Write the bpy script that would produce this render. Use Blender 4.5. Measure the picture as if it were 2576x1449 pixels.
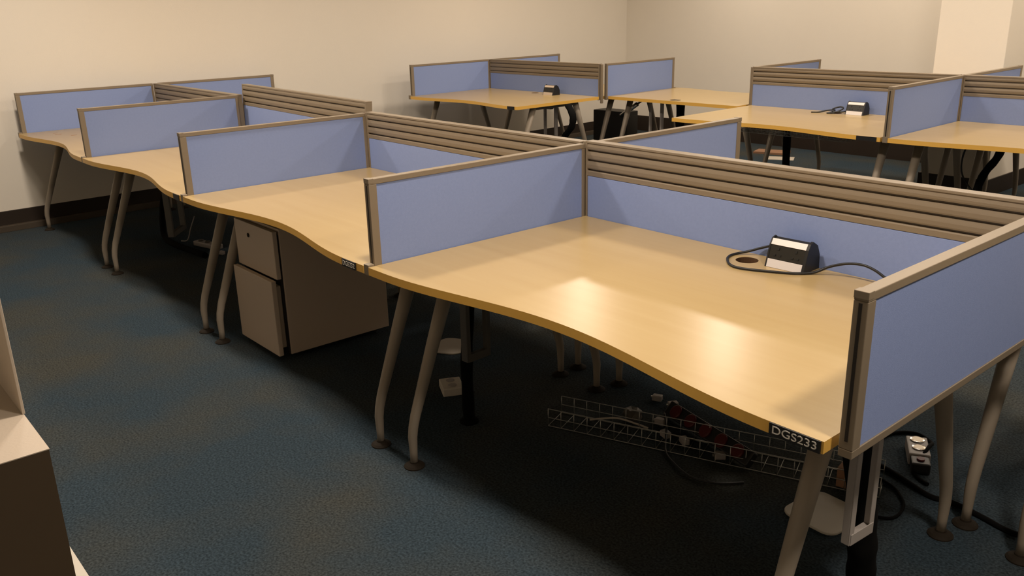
import bpy, bmesh, math, random
from mathutils import Vector, Matrix
from mathutils.geometry import tessellate_polygon
random.seed(7)
for o in list(bpy.data.objects): bpy.data.objects.remove(o)
S = bpy.context.scene
COL = S.collection

# ------------------------------------------------------------------ camera
cam_d = bpy.data.cameras.new('camera'); cam = bpy.data.objects.new('camera', cam_d); COL.objects.link(cam)
cam.location = (2.4326, -2.4758, 1.5502)
cam.rotation_euler = (1.2547, 0.0235, 0.8590)
cam_d.sensor_width = 36.0; cam_d.lens = 2173.3 / 2576 * 36.0
cam_d.clip_start = .02; cam_d.clip_end = 60
S.camera = cam

# ------------------------------------------------------------------ world, lights, exposure
w = bpy.data.worlds.new('world'); S.world = w; w.use_nodes = True
w.node_tree.nodes['Background'].inputs[0].default_value = (.02, .018, .015, 1)
w.node_tree.nodes['Background'].inputs[1].default_value = .25
CEIL = 2.75
def lamp_or_fill(x, y, p):
    d = bpy.data.lights.new('downlight_or_fill', 'AREA'); d.shape = 'DISK'; d.size = .27
    d.energy = p; d.color = (1.0, .85, .70); d.spread = math.radians(175)
    o = bpy.data.objects.new('downlight_or_fill', d); COL.objects.link(o)
    o.location = (x, y, CEIL - .02)
for x in (-3.35, -1.4, .6, 2.6):
    lamp_or_fill(x, -1.12, 39)
    lamp_or_fill(x, 1.15, 19)
for x in (-3.4, -1.7, 0.0, 1.7, 3.4):
    lamp_or_fill(x, 3.42, 25)
    lamp_or_fill(x, 5.35, 12)  # added fill row with no known fixture, brightens the back wall
S.view_settings.view_transform = 'Standard'; S.view_settings.look = 'None'
S.view_settings.gamma = 1; S.view_settings.use_curve_mapping = False
S.view_settings.exposure = 0.0

# ------------------------------------------------------------------ materials
def mat(name, col, rough=.5, metal=0.0, spec=.5, coat=0, noise=None, bump=None, rn=None):
    """noise=(scale xyz, strength, second colour); bump=(scale, strength, distance)"""
    m = bpy.data.materials.new(name); m.use_nodes = True
    nt = m.node_tree; b = nt.nodes['Principled BSDF']
    b.inputs['Base Color'].default_value = (*col, 1); b.inputs['Roughness'].default_value = rough
    b.inputs['Metallic'].default_value = metal; b.inputs['Specular IOR Level'].default_value = spec
    b.inputs['Coat Weight'].default_value = coat
    tc = nt.nodes.new('ShaderNodeTexCoord')
    if noise:
        mp = nt.nodes.new('ShaderNodeMapping'); mp.inputs['Scale'].default_value = noise[0]
        n = nt.nodes.new('ShaderNodeTexNoise'); n.inputs['Scale'].default_value = 1; n.inputs['Detail'].default_value = 6
        n.inputs['Roughness'].default_value = .65
        mx = nt.nodes.new('ShaderNodeMix'); mx.data_type = 'RGBA'
        mr = nt.nodes.new('ShaderNodeMapRange'); mr.inputs[1].default_value = .3; mr.inputs[2].default_value = .7
        mr.inputs[3].default_value = 0; mr.inputs[4].default_value = noise[1]
        nt.links.new(tc.outputs['Object'], mp.inputs[0]); nt.links.new(mp.outputs[0], n.inputs['Vector'])
        nt.links.new(n.outputs[0], mr.inputs[0]); nt.links.new(mr.outputs[0], mx.inputs[0])
        mx.inputs[6].default_value = (*col, 1); mx.inputs[7].default_value = (*noise[2], 1)
        nt.links.new(mx.outputs[2], b.inputs['Base Color'])
    if bump:
        n2 = nt.nodes.new('ShaderNodeTexNoise'); n2.inputs['Scale'].default_value = bump[0]; n2.inputs['Detail'].default_value = 4
        bp = nt.nodes.new('ShaderNodeBump'); bp.inputs['Strength'].default_value = bump[1]; bp.inputs['Distance'].default_value = bump[2]
        nt.links.new(tc.outputs['Object'], n2.inputs['Vector']); nt.links.new(n2.outputs[0], bp.inputs['Height'])
        nt.links.new(bp.outputs[0], b.inputs['Normal'])
    return m
M = {}
M['wall'] = mat('wall_paint', (.80, .75, .66), .85, bump=(180, .25, .002), noise=((.9, .9, .9), .35, (.76, .70, .61)))
M['ceiling'] = mat('ceiling_paint', (.82, .79, .73), .9)
M['wood'] = mat('maple_laminate', (.445, .330, .160), .28, spec=.44, noise=((1.2, 22, 22), .55, (.395, .275, .120)))
M['edge'] = mat('desk_edge_band', (.80, .47, .095), .4)  # orange band, its colour raised to stand in for missing front light
M['liner'] = mat('raw_chipboard', (.085, .038, .012), .8)
M['fabric'] = mat('blue_fabric', (.24, .315, .57), .95, spec=.15, noise=((90, 90, 90), .35, (.20, .265, .49)), bump=(500, .25, .001))
M['alu'] = mat('champagne_aluminium', (.235, .19, .135), .45, metal=.1, spec=.4)
M['slot'] = mat('dark_slot', (.012, .008, .005), .6)
M['leg'] = mat('grey_leg_paint', (.30, .255, .20), .45, metal=.05)
M['foot'] = mat('foot_plastic', (.018, .013, .008), .75, spec=.2)
M['beam'] = mat('beam_metal', (.10, .09, .075), .5, metal=.2)
M['black'] = mat('black_plastic', (.010, .010, .010), .45)
M['blackface'] = mat('socket_black', (.016, .015, .012), .35)
M['sleeve'] = mat('black_sleeve', (.004, .004, .004), .9, spec=.1)
M['silver'] = mat('silver_trim', (.72, .68, .66), .45, metal=.15)
M['white'] = mat('white_plastic', (.62, .58, .50), .5)
M['holder'] = mat('white_holder', (.36, .33, .31), .5)
M['wire'] = mat('zinc_wire', (.45, .45, .42), .35, metal=.8)
M['red'] = mat('red_plastic', (.09, .004, .004), .5)
M['ped'] = mat('pedestal_steel', (.54, .44, .34), .5)
M['dark'] = mat('dark_baseboard', (.020, .012, .007), .5)
M['ledge'] = mat('ledge_brown', (.06, .045, .03), .6)
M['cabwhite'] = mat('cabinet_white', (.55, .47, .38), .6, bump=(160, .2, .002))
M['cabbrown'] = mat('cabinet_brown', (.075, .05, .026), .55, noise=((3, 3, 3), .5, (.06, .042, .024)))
M['paper'] = mat('paper', (.5, .45, .38), .8)
M['card'] = mat('cardboard', (.30, .16, .09), .8)
M['chrome'] = mat('chrome', (.8, .78, .74), .15, metal=1)
M['text'] = mat('plate_lettering', (.75, .72, .66), .5)
M['yellow'] = mat('yellow_cable', (.25, .2, .08), .6)

def carpet():
    m = bpy.data.materials.new('blue_green_carpet'); m.use_nodes = True; nt = m.node_tree
    b = nt.nodes['Principled BSDF']; b.inputs['Roughness'].default_value = .97; b.inputs['Specular IOR Level'].default_value = .1
    tc = nt.nodes.new('ShaderNodeTexCoord')
    def noise(sc, det=3):
        n = nt.nodes.new('ShaderNodeTexNoise'); n.inputs['Scale'].default_value = sc; n.inputs['Detail'].default_value = det
        nt.links.new(tc.outputs['Object'], n.inputs['Vector']); return n
    def mr(n, a, c, lo=0, hi=1):
        r = nt.nodes.new('ShaderNodeMapRange'); r.inputs[1].default_value = a; r.inputs[2].default_value = c
        r.inputs[3].default_value = lo; r.inputs[4].default_value = hi; nt.links.new(n.outputs[0], r.inputs[0]); return r
    def mix(f, a, c):
        x = nt.nodes.new('ShaderNodeMix'); x.data_type = 'RGBA'; nt.links.new(f.outputs[0], x.inputs[0])
        for i, v in ((6, a), (7, c)):
            if isinstance(v, tuple): x.inputs[i].default_value = (*v, 1)
            else: nt.links.new(v.outputs[2], x.inputs[i])
        return x
    big = mix(mr(noise(1.5, 4), .40, .66), (.031, .048, .063), (.050, .053, .048))
    fine = noise(130, 3); dk = nt.nodes.new('ShaderNodeMix'); dk.data_type = 'RGBA'; dk.blend_type = 'MULTIPLY'; dk.inputs[0].default_value = 1
    fr = mr(fine, .3, .7, .5, 1.45); nt.links.new(big.outputs[2], dk.inputs[6]); nt.links.new(fr.outputs[0], dk.inputs[7])
    nt.links.new(dk.outputs[2], b.inputs['Base Color'])
    bp = nt.nodes.new('ShaderNodeBump'); bp.inputs['Strength'].default_value = .6; bp.inputs['Distance'].default_value = .006
    nt.links.new(fine.outputs[0], bp.inputs['Height']); nt.links.new(bp.outputs[0], b.inputs['Normal'])
    return m
M['carpet'] = carpet()

# ------------------------------------------------------------------ helpers
class MB:
    def __init__(s, *mats): s.bm = bmesh.new(); s.mats = list(mats); s.mi = 0
    def use(s, i): s.mi = i; return s
    def _f(s, vs):
        try: f = s.bm.faces.new(vs); f.material_index = s.mi; return f
        except ValueError: return None
    def box(s, x0, x1, y0, y1, z0, z1, m=None):
        v = [s.bm.verts.new(p) for p in ((x0, y0, z0), (x1, y0, z0), (x1, y1, z0), (x0, y1, z0), (x0, y0, z1), (x1, y0, z1), (x1, y1, z1), (x0, y1, z1))]
        if m is not None:
            for q in v: q.co = m @ q.co
        for a in ((3, 2, 1, 0), (4, 5, 6, 7), (0, 1, 5, 4), (1, 2, 6, 5), (2, 3, 7, 6), (3, 0, 4, 7)): s._f([v[i] for i in a])
        return s
    def tube(s, pts, r, n=12, caps=True, flat=1.0):
        pts = [Vector(p) for p in pts]; k = len(pts)
        rr = r if isinstance(r, (list, tuple)) else [r] * k
        prev = None; up = Vector((0, 0, 1))
        t0 = (pts[1] - pts[0]).normalized()
        a = t0.cross(up); 
        if a.length < .05: a = t0.cross(Vector((1, 0, 0)))
        a.normalize()
        for i, p in enumerate(pts):
            t = (pts[min(i + 1, k - 1)] - pts[max(i - 1, 0)]).normalized()
            a = (a - t * a.dot(t)).normalized(); b = t.cross(a)
            ring = [s.bm.verts.new(p + (a * math.cos(2 * math.pi * j / n) + b * math.sin(2 * math.pi * j / n) * flat) * rr[i]) for j in range(n)]
            if prev:
                for j in range(n):
                    f = s._f([prev[j], prev[(j + 1) % n], ring[(j + 1) % n], ring[j]])
                    if f: f.smooth = True
            elif caps: s._f(ring[::-1])
            prev = ring
        if caps: s._f(prev)
        return s
    def lathe(s, prof, c=(0, 0), n=24):
        prev = None
        for r, z in prof:
            ring = [s.bm.verts.new((c[0] + r * math.cos(2 * math.pi * j / n), c[1] + r * math.sin(2 * math.pi * j / n), z)) for j in range(n)]
            if prev:
                for j in range(n): s._f([prev[j], prev[(j + 1) % n], ring[(j + 1) % n], ring[j]])
            else: s._f(ring[::-1])
            prev = ring
        s._f(prev); return s
    def prism(s, poly, z0, z1, holes=(), side=None, smooth=False, liner=None):
        """poly (x,y) extruded along z; holes kept open"""
        loops = [[Vector((x, y, 0)) for x, y in poly]] + [[Vector((x, y, 0)) for x, y in h] for h in holes]
        flat = [p for l in loops for p in l]
        lo = [s.bm.verts.new((p.x, p.y, z0)) for p in flat]; hi = [s.bm.verts.new((p.x, p.y, z1)) for p in flat]
        mi = s.mi
        if holes:
            for tri in tessellate_polygon(loops):
                s._f([hi[i] for i in tri]); s._f([lo[i] for i in reversed(tri)])
        else:
            s._f(hi); s._f(lo[::-1])
        if side is not None: s.mi = side
        i0 = 0
        for li, l in enumerate(loops):
            n = len(l)
            if li and liner is not None: s.mi = liner
            for j in range(n):
                a, b = i0 + j, i0 + (j + 1) % n
                f = s._f([lo[a], lo[b], hi[b], hi[a]])
                if f and smooth: f.smooth = True
            i0 += n
        s.mi = mi; return s
    def extr_x(s, prof, x0, x1):
        """(y,z) profile extruded along x"""
        a = [s.bm.verts.new((x0, y, z)) for y, z in prof]; b = [s.bm.verts.new((x1, y, z)) for y, z in prof]
        s._f(a); s._f(b[::-1]); n = len(prof)
        for j in range(n): s._f([a[j], a[(j + 1) % n], b[(j + 1) % n], b[j]])
        return s
    def build(s, name, parent=None, bevel=0, recalc=True):
        if recalc: bmesh.ops.recalc_face_normals(s.bm, faces=s.bm.faces)
        me = bpy.data.meshes.new(name); s.bm.to_mesh(me); s.bm.free()
        for m in s.mats: me.materials.append(m)
        o = bpy.data.objects.new(name, me); COL.objects.link(o)
        if parent: o.parent = parent
        if bevel:
            b = o.modifiers.new('bevel', 'BEVEL'); b.width = bevel; b.segments = 2; b.limit_method = 'ANGLE'; b.angle_limit = math.radians(40)
        return o
def thing(name, label, cat, loc=(0, 0, 0), rz=0, group=None):
    o = bpy.data.objects.new(name, None); COL.objects.link(o); o.empty_display_size = .1
    o.location = loc; o.rotation_euler = (0, 0, rz); tag(o, label, cat, group); return o
def tag(o, label, cat, group=None):
    o['label'] = label; o['category'] = cat
    if group: o['group'] = group
    return o
def struct(o): o['kind'] = 'structure'; return o
def children(o): return [c for c in bpy.data.objects if c.parent == o]
def copy_tree(o, parent=None):
    kids = children(o)
    c = o.copy(); COL.objects.link(c)
    if parent: c.parent = parent
    for k in kids: copy_tree(k, c)
    return c
def smooth_path(P, n=8):
    P = [Vector(p) for p in P]; out = []
    for i in range(len(P) - 1):
        p0 = P[max(i - 1, 0)]; p1 = P[i]; p2 = P[i + 1]; p3 = P[min(i + 2, len(P) - 1)]
        for k in range(n):
            t = k / n
            out.append(.5 * ((2 * p1) + (p2 - p0) * t + (2 * p0 - 5 * p1 + 4 * p2 - p3) * t * t + (3 * p1 - p0 - 3 * p2 + p3) * t ** 3))
    out.append(P[-1]); return out

# ------------------------------------------------------------------ room
DESK_Z = .73
XL, XR, YB, YF = -5.0, 6.2, 6.0, -4.4
struct(MB(M['carpet']).box(XL - .35, XR + .1, YF - .1, YB + .1, -.1, 0).build('floor'))
struct(MB(M['ceiling']).box(XL - .35, XR + .1, YF - .1, YB + .1, CEIL, CEIL + .1).build('ceiling'))
def skew(o):                                                # the left wall runs 1.6 degrees off the desk rows
    o.location = (-5.0, -1.2, 0); o.rotation_euler = (0, 0, .0283); return struct(o)
skew(MB(M['wall']).box(-.1, 0, YF + 1.0, YB + 1.25, 0, CEIL).build('wall_left'))
struct(MB(M['wall']).box(XL - .35, XR + .1, YB, YB + .1, 0, CEIL).build('wall_back'))
struct(MB(M['wall']).box(XR, XR + .1, YF, YB, 0, CEIL).build('wall_right'))
struct(MB(M['wall']).box(XL - .1, XR + .1, YF - .1, YF, 0, CEIL).build('wall_front'))
struct(MB(M['wall']).box(-.80, -.27, 4.80, YB, 0, CEIL).build('wall_column', bevel=.004))
bb = MB(M['dark'], M['ledge']); bb.box(0, .012, YF + 1.2, YB + 1.17, .045, .15); bb.use(1).box(0, .065, YF + 1.2, YB + 1.13, 0, .045)
skew(bb.build('baseboard_left', bevel=.002))
struct(MB(M['dark']).box(XL - .1, -.80, YB - .012, YB, 0, .185).box(-.27, XR, YB - .012, YB, 0, .185).build('baseboard_back'))
struct(MB(M['dark']).box(-.812, -.258, 4.788, 4.80, 0, .14).box(-.27, -.258, 4.80, YB - .012, 0, .14).box(-.812, -.80, 4.80, YB - .012, 0, .14).build('baseboard_column'))

# ------------------------------------------------------------------ desks
YFR = -1.05
def front_edge(L, n=36):
    pts = []
    for i in range(n + 1):
        x = L * i / n; u = (x - .09) / (L - .19)
        dip = .087 * math.sin(math.pi * min(max(u, 0), 1)) ** 2
        pts.append((x, YFR + dip))
    return pts
def make_desk(L, off_l=.085, off_r=.085):
    root = thing('office_desk', '', 'desk')
    fr = front_edge(L)
    poly = fr + [(L, -.022), (0, -.022)]
    hole = [(L / 2 + .037 * math.cos(a), -.105 + .037 * math.sin(a)) for a in [2 * math.pi * k / 28 for k in range(28)]]
    mb = MB(M['wood'], M['edge'], M['liner']); mb.prism(poly, DESK_Z - .027, DESK_Z, [hole], side=1, liner=2)
    mb.build('desktop', root)
    for lx in (off_l, L - off_r):
        for fy, ky, ty in ((-.985, -.985, -.775), (-.055, -.055, -.255)):
            path = [(lx, fy, .010), (lx, fy, .06), (lx, ky, .115), (lx, ky + (ty - ky) * .025, .15), (lx, ky + (ty - ky) * .085, .195), (lx, ky + (ty - ky) * .5, .43), (lx, ty, .703)]
            lm = MB(M['leg']).tube(path, [.0135, .0140, .0165, .0172, .0182, .0230, .0290], 20)
            lo = lm.build('leg', root)
            MB(M['foot']).lathe([(.037, 0), (.037, .004), (.030, .010), (.0165, .016), (.0155, .020)], (lx, fy)).build('foot', lo)
        MB(M['beam']).box(lx - .022, lx + .022, -.80, -.23, .672, .7028).build('support_arm', root, .002)
    MB(M['beam']).box(off_l + .022, L - off_r - .022, -.545, -.505, .655, .7028).build('cross_rail', root, .002)
    return root
def plate(root, x0, x1, text=None):
    y = YFR + .0
    p = MB(M['black']).box(x0, x1, y - .0035, y + .0005, DESK_Z - .0275, DESK_Z - .0005).build('number_plate', root)
    if text:
        cu = bpy.data.curves.new('plate_text', 'FONT'); cu.body = text; cu.size = .0245; cu.align_x = 'CENTER'; cu.align_y = 'CENTER'; cu.extrude = .0003
        cu.space_character = 1.0
        to = bpy.data.objects.new('tmp', cu); COL.objects.link(to)
        dg = bpy.context.evaluated_depsgraph_get(); me = bpy.data.meshes.new_from_object(to.evaluated_get(dg))
        bpy.data.objects.remove(to)
        me.materials.clear(); me.materials.append(M['text'])
        xs = [v.co.x for v in me.vertices]; wdt = max(xs) - min(xs); k = (x1 - x0) * .86 / wdt
        ys = [v.co.y for v in me.vertices]; cy = (max(ys) + min(ys)) / 2; cx = (max(xs) + min(xs)) / 2
        for v in me.vertices: v.co = Vector(((v.co.x - cx) * k + (x0 + x1) / 2, y - .0038 - v.co.z, (v.co.y - cy) * 1.0 + DESK_Z - .0135))
        t = bpy.data.objects.new('plate_text', me); COL.objects.link(t); t.parent = p
    return p
class Row:
    def __init__(s, x, y, th): s.x, s.y, s.th = x, y, th
    def at(s, u, v, z=0): c, n = math.cos(s.th), math.sin(s.th); return (s.x + u * c - v * n, s.y + u * n + v * c, z)
R1 = Row(0, 0, 0); RC = Row(-4.777, 3.423, .022); RD = Row(-1.756, 3.695, .020)

# ------------------------------------------------------------------ desk screens
SB = .698
def make_side(W, T, end_block=True, Tin=None, bevel=.0015):
    """privacy screen running along -y from the spine"""
    root = thing('side_screen', '', 'desk screen'); h = .0146
    y0, y1 = -W, -.0235
    f = MB(M['alu'])
    f.box(-h, h, y0, y1, T - .018, T); f.box(-h, h, y0, y1, SB, SB + .018)
    f.box(-h, h, y0, y0 + .030, SB + .018, T - .018); f.box(-h, h, y1 - .016, y1, SB + .018, T - .018)
    f.build('frame', root, bevel)
    MB(M['fabric']).box(-h + .003, h - .003, y0 + .0295, y1 - .0155, SB + .0175, T - .0175).build('fabric_panel', root, .001)
    MB(M['slot']).box(-.0035, .0035, y0 - .0006, y0 + .004, SB + .035, T - .022).build('end_slot', root)
    MB(M['alu']).box(-h - .0005, h + .0005, y0 - .0008, y0 + .020, T - .014, T + .0015).build('end_cap', root, .001)
    if end_block:
        MB(M['alu']).box(-h - .001, h + .001, YFR + .001, y0 - .001, DESK_Z - .03, DESK_Z + .007).build('end_clamp', root, .002)
    return root
def make_spine(L, T, post=True, post_end=False):
    """slatted spine screen running along +x"""
    root = thing('spine_screen', '', 'desk screen'); x0, x1 = .0145, L - .0145
    zf = T - .137
    ys = .0205
    pr = [(0, T - .009)]
    side = []
    z = T - .009
    side.append((-ys + .002, z))
    zz = [T - .009, T - .0375, T - .0755, T - .1135]
    for i in range(3):
        top = zz[i]; bot = zz[i + 1]
        side += [(-ys + .0015, top - .004), (-ys, top - .012), (-ys - .0008, (top + bot) / 2 + .002), (-ys, bot + .009), (-ys + .0015, bot + .0045), (-.006, bot + .0040), (-.006, bot - .0030), (-ys + .0015, bot - .0035)]
    side += [(-ys, zz[3] - .007), (-ys, zf)]
    prof = side + [(-y, z) for y, z in reversed(side)]
    MB(M['alu']).extr_x(prof, x0 + .010, x1 - .010).build('slat_rail', root)
    MB(M['alu']).box(x0, x1, -.0215, .0215, T - .009, T).build('top_cap', root, .0015)
    MB(M['fabric']).box(x0 + .010, x1 - .010, -.0195, .0195, SB + .016, zf - .0005).build('fabric_panel', root, .003)
    for a in (x0, x1 - .010): MB(M['alu']).box(a, a + .010, -.0213, .0213, SB, T - .009).build('end_post', root, .001)
    MB(M['alu']).box(x0 + .010, x1 - .010, -.018, .018, SB, SB + .016).build('bottom_rail', root)
    if post:
        MB(M['alu']).box(-.009, .009, -.012, .012, SB, T - .004).build('joint_post', root, .002)
    if post_end:
        MB(M['alu']).box(L - .009, L + .009, -.012, .012, SB - .03, T - .004).build('joint_post', root, .002)
    return root

# ---- first row: node positions along the spine
X0, X1, X2, X3, X4 = 1.7093, 0.0, -1.644, -3.262, -4.872
H1 = 1.0222
def place_desk(src, u, v, row, label, group, back=False, fresh=False):
    o = src if fresh else copy_tree(src)
    o['label'] = label; o['group'] = group
    o.location = row.at(u, v); o.rotation_euler = (0, 0, row.th + (math.pi if back else 0))
    return o
GN, GF = 'desks of the near row', 'desks of the far row'
dA = make_desk(1.6635, .102, .128); place_desk(dA, .0155, 0, R1, 'large wave-front maple desk in the foreground with number plate, nearest the camera', GN, fresh=True)
base = make_desk(1.592)
dAb = place_desk(dA, X0 - .03, 0, R1, 'maple desk across the slatted spine from the nearest desk', GN, back=True)
plate(dA, 1.543, 1.658, 'DGS233')
dB = place_desk(make_desk(1.613), -1.6285, 0, R1, 'maple desk over the grey drawer pedestal, second from the camera', GN, fresh=True)
dBb = place_desk(base, -.018, 0, R1, 'maple desk behind the spine from the desk with the drawer pedestal, mostly hidden', GN, back=True, fresh=True)
dC = place_desk(make_desk(1.587), -3.2465, 0, R1, 'pinkish lit maple desk between the pedestal desk and the wall desk', GN, fresh=True)
dCb = place_desk(base, -1.652, 0, R1, 'hidden maple desk behind the raised slatted screen', GN, back=True)
dD = place_desk(make_desk(1.579), -4.8565, 0, R1, 'small-looking maple desk against the left wall with scuff marks', GN, fresh=True)
dDb = place_desk(base, -3.272, 0, R1, 'hidden maple desk behind the spine at the left wall', GN, back=True)
dZb = place_desk(make_desk(1.592, .085, .03), 1.727 + 1.592, -.065, R1, 'desk beyond the right edge, only a grey leg in view', GN, back=True, fresh=True)
plate(dB, 1.475, 1.565, 'DGS232'); plate(dC, 1.50, 1.57)
# scuffs on the wall desk
sc = MB(M['card'])
for (sx, sy, l) in ((.18, -.86, .03), (.27, -.87, .045), (.42, -.80, .04)):
    sc.box(sx, sx + .012, sy, sy + l, DESK_Z, DESK_Z + .0006)
sc.build('scuff_marks', dD)

def place_side(src, u, row, label, group, back=False, fresh=False, v=0, tw=0):
    o = src if fresh else copy_tree(src)
    o['label'] = label; o['group'] = group
    o.location = row.at(u, v); o.rotation_euler = (0, 0, row.th + tw + (math.pi if back else 0)); return o
GS = 'blue side screens of the near row'; GS2 = 'blue side screens of the far row'
s0 = make_side(1.024, 1.0385, False); place_side(s0, X0, R1, 'large blue fabric screen at the right end of the nearest desk', GS, fresh=True)
s1 = make_side(1.024, H1)
place_side(s1, X1, R1, 'blue fabric screen between the nearest desk and the pedestal desk', GS, fresh=True)
place_side(s1, X2, R1, 'blue fabric screen at the far end of the pedestal desk', GS)
place_side(s1, X3, R1, 'blue fabric screen next before the one at the left wall', GS)
place_side(s1, X4, R1, 'blue fabric screen standing closest to the left wall, front side', GS)
place_side(s1, X1, R1, 'blue fabric screen behind the spine, corner above the nearest desk', GS, back=True)
place_side(s1, X4, R1, 'blue fabric screen at the left wall behind the spine', GS, back=True)
GP = 'slatted spine screens of the near row'; GP2 = 'slatted spine screens of the far row'
def place_spine(o, u, row, label, group, dz=0, tilt=0, ry=0, v=0):
    o['label'] = label; o['group'] = group
    o.location = row.at(u, v, dz); o.rotation_euler = (tilt, ry, row.th); return o
place_spine(make_spine(X0, 1.034), 0, R1, 'long slatted spine screen behind the nearest desk', GP)
place_spine(make_spine(1.644, 1.028), X2, R1, 'slatted spine screen behind the pedestal desk', GP)
place_spine(make_spine(1.61, 1.036, False), -3.335, R1, 'lifted and tilted slatted screen standing higher than its neighbours', GP, dz=.052, tilt=-.05, ry=.0105, v=.012)
place_spine(make_spine(1.61, 1.022), X4, R1, 'slatted spine screen at the left wall desk', GP)

# ---- far row
LC = 1.572
baseC = make_desk(1.54)
cF = place_desk(baseC, .018, 0, RC, 'maple desk of the far row beside the left wall, black power module on it', GF, fresh=True); plate(cF, 1.42, 1.51)
place_desk(baseC, .018 + 1.54, 0, RC, 'hidden maple desk behind the spine, in the far left corner', GF, back=True)
place_desk(make_desk(1.405), 1.592 + 1.405, .04, RC, 'bare maple desk in the middle of the far row without a screen in front', GF, back=True, fresh=True)
dF = place_desk(base, .018, 0, RD, 'far row maple desk carrying the silver power module and coiled cable', GF); plate(dF, 1.44, 1.57)
place_desk(base, .018 + 1.600, 0, RD, 'hidden maple desk behind the far row spine, left of the column', GF, back=True)
place_desk(base, 1.639 + .018, 0, RD, 'far row maple desk at the right edge of the view', GF)
place_desk(base, 1.639 + .018 + 1.60, 0, RD, 'hidden maple desk behind the far row spine at the right edge', GF, back=True)
s2 = make_side(1.02, 1.024)
place_side(s2, 0, RC, 'blue screen of the far row touching the left wall, front side', GS2, fresh=True)
place_side(s2, 0, RC, 'blue screen of the far row at the left wall, behind the spine', GS2, back=True)
place_side(s2, LC + .012, RC, 'blue screen standing left of the bare desk in the far row', GS2, back=True, v=.015)
s3 = make_side(1.045, 1.033)
place_side(s3, 1.639, RD, 'blue screen in front between the two right desks of the far row', GS2, fresh=True)
place_side(s3, 1.639, RD, 'blue screen behind the spine, right of the pale column', GS2, back=True)
place_side(s3, 0, RD, 'blue screen behind the spine at the end beside the bare desk', GS2, back=True)
place_spine(make_spine(LC, 1.024, True, True), 0, RC, 'slatted spine screen of the far left desk, behind the black module', GP2)
place_spine(make_spine(1.639, 1.035), 0, RD, 'slatted spine screen behind the silver power module', GP2)
place_spine(make_spine(1.639, 1.035), 1.639, RD, 'slatted spine screen at the right edge of the far row', GP2)

# ------------------------------------------------------------------ power modules
def power_module(loc, rz, label, silver=True):
    r = thing('power_module', label, 'socket module', loc, rz, 'desktop power modules'); Wd = .130
    sm = M['silver'] if silver else M['ped']
    prof = [(0, 0), (.022, .070), (.033, .087), (.050, .092), (.076, .077), (.092, .045), (.094, 0)]
    MB(M['black']).extr_x([(y + .001, z * .985) for y, z in prof], .004, Wd - .004).build('housing', r)
    def strip(name, a, b, m, lift=.0012):
        p, q = Vector((0, *a)), Vector((0, *b)); d = (q - p).normalized(); nrm = Vector((0, -d.z, d.y))
        if nrm.y > 0 and nrm.z < 0: nrm = -nrm
        mb = MB(m); vs = []
        for x in (.004, Wd - .004):
            for pt in (p, q, q + nrm * lift, p + nrm * lift): vs.append(mb.bm.verts.new((x, pt.y, pt.z)))
        for f in ((0, 1, 2, 3), (7, 6, 5, 4), (0, 4, 5, 1), (1, 5, 6, 2), (2, 6, 7, 3), (3, 7, 4, 0)): mb._f([vs[i] for i in f])
        return mb.build(name, r)
    strip('lower_trim', (0, .0), (.0082, .0260), sm, .003)
    strip('upper_trim', (.0220, .070), (.0335, .0875), sm, .003)
    face = strip('socket_face', (.0084, .0270), (.0218, .0692), M['blackface'], .001)
    for k in range(2):
        q = MB(M['black']); cx = .034 + k * .062
        Mx = Matrix.Translation((0, .0151, .0481)) @ Matrix.Rotation(-math.atan2(.0134, .0422), 4, 'X')
        q.box(cx - .003, cx + .003, -.0032, -.0008, .008, .016, Mx); q.box(cx - .013, cx - .006, -.0032, -.0008, -.012, -.007, Mx); q.box(cx + .006, cx + .013, -.0032, -.0008, -.012, -.007, Mx)
        q.build('socket', face)
    for a, b in ((-.002, .004), (Wd - .004, Wd + .006)):
        MB(M['black']).extr_x([(y * 1.03 - .003, z * 1.03) for y, z in prof], a, b).build('end_cap', r, .001)
    return r
power_module((.927, -.120, DESK_Z), .03, 'black and silver socket module with loose cable on the nearest desk')
power_module((-3.775, 3.245, DESK_Z), .02, 'dark socket module on the far left desk', False)
power_module((-.855, 3.575, DESK_Z), .02, 'bright silver socket module on the far row desk right of centre')
def cable(pts, r, label, m='black', name='cable', group=None, n=8, tagc='cable'):
    o = MB(M[m]).tube(smooth_path(pts, 8), r, n).build(name); tag(o, label, tagc, group); return o
cable([(.936, -.062, .768), (.90, -.038, .775), (.860, -.030, .762), (.812, -.045, .742), (.785, -.075, .7345), (.785, -.115, .7345), (.805, -.155, .7345), (.850, -.200, .7345), (.900, -.207, .7345), (.985, -.172, .7345), (1.045, -.138, .7345), (1.085, -.095, .737), (1.120, -.070, .757), (1.171, -.062, .776), (1.222, -.062, .783), (1.262, -.062, .775), (1.300, -.062, .757), (1.35, -.062, .737)], .0042,
      'black cable looping round the cable hole on the nearest desk')
cable([(-1.10, 3.52, .7345), (-1.06, 3.55, .7345), (-1.02, 3.60, .745), (-.97, 3.62, .752), (-.95, 3.58, .745), (-.98, 3.54, .7345), (-.93, 3.56, .740), (-.90, 3.62, .765), (-.93, 3.635, .775), (-.97, 3.60, .76), (-.94, 3.56, .745), (-.89, 3.58, .745), (-.862, 3.61, .75)], .0055,
      'grey coiled cable beside the silver module on the far row desk')

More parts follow.
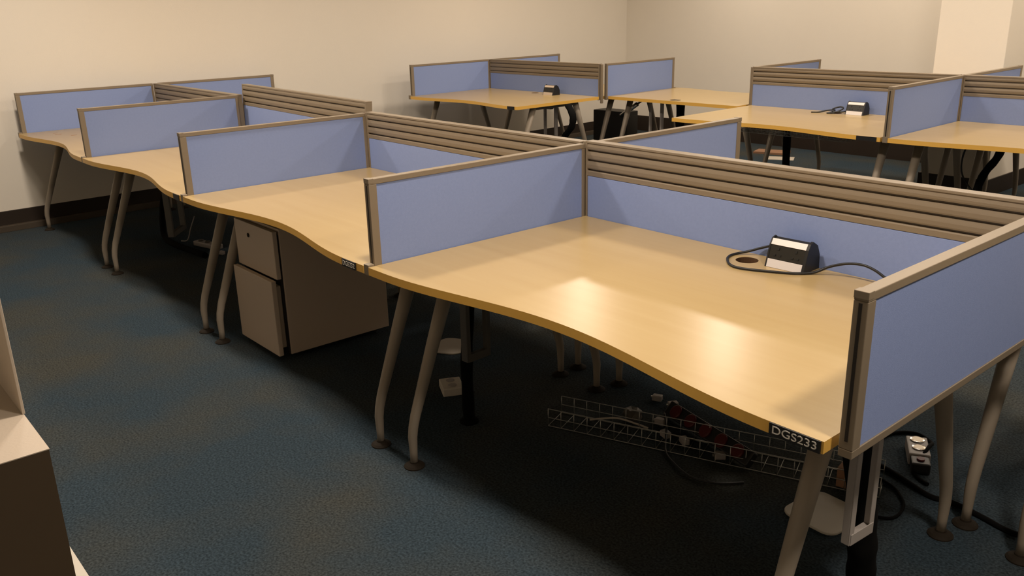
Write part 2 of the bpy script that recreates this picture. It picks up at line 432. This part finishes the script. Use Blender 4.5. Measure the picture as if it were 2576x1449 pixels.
# ------------------------------------------------------------------ drawer pedestal
pd = thing('drawer_pedestal', 'beige-grey steel drawer pedestal under the second desk, lower drawer ajar', 'drawer unit', (-1.50, -.86, 0))
MB(M['ped']).box(0, .405, .022, .560, .025, .625).build('carcass', pd, .003)
MB(M['slot']).box(.008, .397, .012, .022, .03, .60).build('shadow_gap', pd)
up = MB(M['ped']).box(0, .405, -.010, .012, .395, .618).build('upper_drawer', pd, .003)
lk = MB(M['foot']).tube([(.150, -.0105, .560), (.150, -.014, .560)], .010, 16).build('lock', up)
MB(M['ped']).box(0, .405, -.040, -.016, .030, .392).box(.02, .385, -.016, .012, .06, .36).build('lower_drawer', pd, .003)
for cx in (.05, .355):
    for cy in (.07, .50): MB(M['black']).tube([(cx - .012, cy, .0135), (cx + .012, cy, .0135)], .0132, 14).build('castor', pd)

# ------------------------------------------------------------------ computer holders hanging under desks
def cpu_holder(p1, p2, zb, label, arm=.032, m='holder'):
    a = Vector((*p1, 0)); b = Vector((*p2, 0)); d = (b - a); Ln = d.length; ang = math.atan2(d.y, d.x)
    r = thing('computer_holder', label, 'computer holder', (a.x, a.y, zb), ang, 'computer holders under the desks'); h = .703 - .031 - zb
    for x0, s in ((0, 1), (Ln, -1)):
        xs = sorted((x0, x0 + s * .008)); q = MB(M[m]).box(xs[0], xs[1], -arm / 2, arm / 2, 0, h)
        xf = sorted((x0, x0 + s * .018)); q.box(xf[0], xf[1], -arm / 2 - .003, -arm / 2, 0, h)
        q.build('arm', r, .001)
    MB(M[m]).box(.008, Ln - .008, -arm / 2, arm / 2, .012, .020).box(.004, Ln - .004, -arm / 2 - .005, -arm / 2 - .003, 0, .03).build('base', r, .001)
    MB(M[m]).box(0, Ln, -arm / 2, arm / 2, h, h + .003).build('mounting_plate', r)
    return r
cpu_holder((1.588, -.735), (1.596, -.635), .305, 'white U-shaped computer holder hanging at the right end of the nearest desk', .019)
cpu_holder((.060, -.700), (.055, -.585), .300, 'computer holder with shade painted into its grey, hanging under the left end of the nearest desk', m='beam')  # darker beam metal puts the under-desk dimness into the colour
cpu_holder((-2.63, -.80), (-2.80, -.66), .300, 'computer holder with shade painted into its grey, hanging under the third desk along the near row', m='beam')  # shade below the desk painted in with the darker metal
cpu_holder((-3.70, 3.20), (-3.54, 3.20), .340, 'pale computer holder hanging under the far left desk')
cpu_holder((-2.95, 3.85), (-2.80, 3.85), .340, 'grey computer holder hanging under the bare far row desk')

# ------------------------------------------------------------------ black cable sleeves desk to floor
def sleeve(pts, label, r=.024, flat=.6):
    root = thing('cable_sleeve', label, 'cable sleeve', pts[-1], 0, 'black cable sleeves')
    o = Vector(pts[-1]); P = [Vector(p) - o for p in smooth_path(pts, 6)]
    MB(M['sleeve']).tube(P, [r * (1 + .06 * math.sin(i * 1.7)) for i in range(len(P))], 14, flat=flat).build('sleeve', root)
    MB(M['sleeve']).lathe([(r * 1.35, .0), (r * 1.35, .006), (r * .8, .02)], (0, 0)).build('sleeve_base', root)
    return root
sleeve([(.060, -.625, .69), (.01, -.63, .5), (-.020, -.63, .25), (-.022, -.628, 0)], 'black cable sleeve standing beside the white socket box on the floor', .028)
sleeve([(1.46, -.58, .69), (1.50, -.57, .55), (1.545, -.57, .30), (1.55, -.55, .15), (1.53, -.50, 0)], 'black cable sleeve behind the white computer holder', .045, .8)
sleeve([(-1.28, 3.50, .69), (-1.27, 3.50, .4), (-1.26, 3.50, 0)], 'thick black cable sleeve under the desk with the silver module', .040)
sleeve([(-3.20, 3.02, .69), (-3.12, 3.0, .60), (-3.14, 3.0, .50), (-3.25, 3.0, .36), (-3.30, 3.0, 0)], 'curved black cable sleeve under the far left desk', .034)
sleeve([(.36, 3.30, .69), (.33, 3.30, .58), (.26, 3.30, .45), (.22, 3.30, .25), (.20, 3.30, 0)], 'bent black cable sleeve under the far right desk', .038)
sleeve([(-2.62, 3.88, .69), (-2.62, 3.88, .4), (-2.63, 3.88, 0)], 'black cable sleeve under the bare far row desk', .05)
cable([(.16, 3.38, .69), (.11, 3.38, .62), (.09, 3.38, .52), (.11, 3.38, .42), (.20, 3.36, .33), (.3, 3.34, .30)], .006, 'black cable loop hanging under the far right desk')
tube = MB(M['chrome']).tube([(-3.36, 3.90, .50), (-3.16, 3.90, .625)], .021, 18).build('metal_tube'); 
MB(M['chrome']).tube([(-3.16, 3.90, .6255), (-3.04, 3.90, .695)], .010, 12).build('hanger_rod', tube)
tag(tube, 'shiny metal tube sticking out under the bare far row desk', 'tube')

# ------------------------------------------------------------------ wire cable baskets
def basket(loc, rz, Lb, Wb, Hb, label, step=.052, r=.0013):
    root = thing('wire_basket', label, 'wire cable basket', loc, rz, 'wire cable baskets')
    def T(q, a, b, rr=r): q.tube([a, b], rr, 5)
    a = MB(M['wire']); b = MB(M['wire']); c = MB(M['wire'])
    for z in (r, Hb / 2, Hb): T(a, (0, 0, z), (Lb, 0, z), r * 1.3); T(b, (0, Wb, z), (Lb, Wb, z), r * 1.3)
    for y in (Wb * .5,): T(c, (0, y, r), (Lb, y, r))
    n = int(Lb / step)
    for i in range(n + 1):
        x = Lb * i / n
        T(a, (x, 0, r), (x, 0, Hb)); T(b, (x, Wb, r), (x, Wb, Hb)); T(c, (x, 0, r), (x, Wb, r))
    a.build('front_mesh', root); b.build('back_mesh', root); c.build('bottom_mesh', root)
    return root
basket((.220, -.430, .001), math.radians(21.5), 1.19, .125, .073, 'silver wire cable basket dropped askew on the floor under the nearest desk')
basket(RD.at(.30, -.86, .648), RD.th, 1.0, .11, .052, 'wire cable basket hanging just under the far row desk edge', .045)

# ------------------------------------------------------------------ floor clutter under the desks
def power_strip(loc, rz, n, label, body, knob, gap=.085, r=.024, roll=0):
    L = gap * n + .03; o = thing('power_strip', label, 'power strip', loc, rz); o.rotation_euler = (roll, 0, rz)
    MB(M[body]).box(0, L, -.03, .03, 0, .034).build('strip_body', o, .006)
    for k in range(n):
        c = .015 + gap * (k + .5); MB(M[knob]).lathe([(r, .034), (r, .040), (r * .85, .043)], (c, 0), 20).build('plug', o)
    return o
power_strip((.49, -.016, .024), math.radians(-14), 5, 'black power strip with five round red plugs behind the dropped basket', 'black', 'red', .088, .027, roll=math.radians(48))
so = thing('socket_box', 'cream double socket box lying on the carpet under the nearest desk', 'socket box', (-.300, -.505, 0), math.radians(-27))
MB(M['white']).box(-.058, .058, -.045, .045, 0, .036).build('box_body', so, .004)
for k in (-.026, .026): MB(M['holder']).lathe([(.018, .036), (.018, .0385), (.014, .039)], (k, 0), 18).build('outlet', so)
def rounded_plate(name, loc, rz, w, d, t, m, label, cat, r=.03, lean=0):
    pts = []
    for cx, cy, a0 in ((w / 2 - r, d / 2 - r, 0), (-w / 2 + r, d / 2 - r, 90), (-w / 2 + r, -d / 2 + r, 180), (w / 2 - r, -d / 2 + r, 270)):
        for k in range(7):
            a = math.radians(a0 + 15 * k); pts.append((cx + r * math.cos(a), cy + r * math.sin(a)))
    o = MB(M[m]).prism(pts, 0, t).build(name, bevel=.002); o.location = loc; o.rotation_euler = (lean, 0, rz); tag(o, label, cat); return o
rounded_plate('plastic_plate', (1.255, -.205, 0), math.radians(-4), .19, .20, .008, 'white', 'white rounded plastic plate on the carpet behind the near right desk leg', 'plate', .04)
rounded_plate('plastic_plate', (-.700, -.205, 0), math.radians(30), .16, .19, .006, 'paper', 'pale rounded plate on the carpet behind the second pair of legs', 'plate', .05)
bx = MB(M['card']).box(-.05, .05, -.04, .04, 0, .07).build('cardboard_box', bevel=.002); bx.location = (1.235, .02, 0); bx.rotation_euler = (0, 0, .2); tag(bx, 'small brown cardboard box standing behind the white plastic plate', 'box')
def crumple(loc, s, label, m='paper', seed=1, name='crumpled_paper', cat='paper scrap', flat=.6, group=None):
    rnd = random.Random(seed); bm = bmesh.new(); bmesh.ops.create_icosphere(bm, subdivisions=2, radius=s)
    for v in bm.verts: v.co = v.co * (1 + rnd.uniform(-.28, .22)); v.co.z *= flat
    mz = min(v.co.z for v in bm.verts)
    for v in bm.verts: v.co.z -= mz
    me = bpy.data.meshes.new(name); bm.to_mesh(me); bm.free(); me.materials.append(M[m])
    o = bpy.data.objects.new(name, me); COL.objects.link(o); o.location = loc; tag(o, label, cat, group); return o
crumple((.41, -.16, 0), .040, 'crumpled brownish paper lying behind the back rail of the dropped basket', m='beam', seed=2, name='crumpled_paper')
crumple((.10, .33, 0), .060, 'crumpled white bag far under the nearest desk in the dark', seed=5, name='plastic_bag', cat='bag')
def plug(loc, rz, label):
    o = thing('white_plug', label, 'plug', loc, rz, 'white plugs on the floor'); MB(M['holder']).box(-.020, .020, -.014, .014, 0, .024).build('plug_body', o, .004)
    MB(M['wire']).box(-.027, -.020, -.004, .004, .009, .016).build('pin', o); return o
plug((.36, .05, 0), .4, 'white plug farthest back under the nearest desk'); plug((.445, .045, 0), 1.0, 'white plug just behind the black strip, left end')
plug((.505, -.105, 0), .2, 'white plug inside the basket beside the crumpled paper'); plug((.585, -.17, 0), -.3, 'white plug in the middle of the dropped basket')
plug((.665, -.160, 0), -.5, 'white plug in the basket nearest the red plugs'); plug((.82, -.155, 0), .8, 'white plug below the fourth red plug')
cable([(.52, -.10, .05), (.58, -.16, .03), (.66, -.26, .006), (.74, -.31, .006), (.84, -.34, .006), (.92, -.31, .006), (.98, -.24, .006)], .004, 'thin black cable curling out of the dropped basket')
cable([(.30, -.28, .004), (.34, -.27, .02), (.40, -.23, .03), (.46, -.20, .02), (.50, -.17, .004)], .004, 'thin pale cable crossing the dropped basket', 'paper')
cable([(1.14, .34, .007), (1.15, .45, .007), (1.21, .51, .007), (1.28, .48, .007), (1.32, .36, .05), (1.33, .24, .007), (1.40, .19, .007)], .0065, 'black cable arching over the socket block at the right', 'sleeve')
cable([(1.16, .21, .008), (1.28, .18, .008), (1.36, .15, .008), (1.44, .122, .008), (1.508, .136, .008), (1.60, .12, .008), (1.69, .10, .008), (1.80, .12, .008)], .009, 'thick black cable running across the carpet to the right edge', 'sleeve')
cable([(1.20, .13, .006), (1.315, .10, .006), (1.37, .06, .006), (1.41, 0, .006), (1.41, -.09, .006), (1.30, -.14, .006)], .005, 'black cable loop on the carpet beside the right desk leg', 'sleeve')
sb = thing('socket_block', 'white socket block with round metal sockets and a red plug on the right', 'socket box', (1.275, .375, 0), math.radians(-60))
MB(M['holder']).box(-.05, .09, -.035, .035, 0, .045).build('box_body', sb, .005)
MB(M['chrome']).lathe([(.024, .045), (.024, .049), (.018, .050)], (-.02, 0), 18).build('outlet', sb); MB(M['chrome']).lathe([(.022, .045), (.022, .049), (.016, .050)], (.04, 0), 18).build('outlet', sb)
MB(M['black']).box(.09, .15, -.03, .03, 0, .04).build('black_plug', sb, .005); MB(M['red']).lathe([(.013, .04), (.013, .046)], (.118, 0), 16).build('red_button', sb)
# under the third desk
ps = power_strip((-3.50, -.34, 0), math.radians(14), 3, 'pale power strip on the carpet under the third desk', 'holder', 'beam', .075, .018)
plug((-3.12, -.32, 0), .3, 'white plug beside the pale power strip'); 
cable([(-3.42, -.36, .22), (-3.50, -.37, .12), (-3.56, -.38, .03), (-3.66, -.39, .006)], .004, 'thin grey cable dropping to the pale power strip', 'holder')
cable([(-4.10, -.30, .35), (-4.06, -.36, .15), (-3.85, -.44, .022), (-3.55, -.48, .022), (-3.30, -.46, .022), (-3.10, -.44, .022)], .022, 'thick black cable sagging to the floor under the third desk', 'sleeve')
# dark computer under the bare desk
ct = thing('computer_tower', 'black computer tower in the dark under the far left desks', 'computer', (-3.95, 4.12, 0), RC.th)
MB(M['black']).box(0, .44, 0, .19, .015, .50).build('case', ct, .004)
MB(M['sleeve']).box(.02, .42, .02, .17, 0, .015).build('feet', ct)
MB(M['blackface']).box(.44, .443, .02, .17, .05, .46).build('front_panel', ct)
# papers by the far wall
pp = MB(M['paper']).box(-.14, .14, -.10, .10, 0, .003).build('paper_sheet'); pp.location = (-2.47, 5.32, 0); pp.rotation_euler = (0, 0, .5); tag(pp, 'white paper sheet on the carpet near the back wall', 'paper')
pc = MB(M['card']).box(-.17, .17, -.10, .10, 0, .02).build('cardboard_piece'); pc.location = (-2.72, 5.56, 0); pc.rotation_euler = (0, 0, .3); tag(pc, 'brown cardboard piece on the carpet behind the white paper', 'cardboard')
# pale cable cover plate on the bare desk
gp = MB(M['ledge']).box(-.035, .035, -.018, .018, 0, .003).build('cable_cover'); gp.location = (-2.465, 3.62, DESK_Z); tag(gp, 'small grey cable cover on the bare far row desk', 'cable cover')

# ------------------------------------------------------------------ foreground cabinet at the left edge
cb = thing('storage_cabinet', 'low cabinet with pale top and brown side at the left edge, nearest the camera', 'cabinet', (.65, -2.185, 0))
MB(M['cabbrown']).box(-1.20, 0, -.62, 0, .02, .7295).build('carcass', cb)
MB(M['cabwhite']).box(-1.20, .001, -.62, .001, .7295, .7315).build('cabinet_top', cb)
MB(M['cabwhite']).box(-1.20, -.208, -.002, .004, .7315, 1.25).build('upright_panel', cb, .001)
MB(M['black']).box(-1.18, -.02, -.60, -.02, 0, .02).build('plinth', cb)
sk = MB(M['white']).box(-1.3, .8, -2.078, -2.048, 0, .012).build('cable_trunking'); tag(sk, 'thin white floor trunking strip beside the brown cabinet', 'cable trunking')
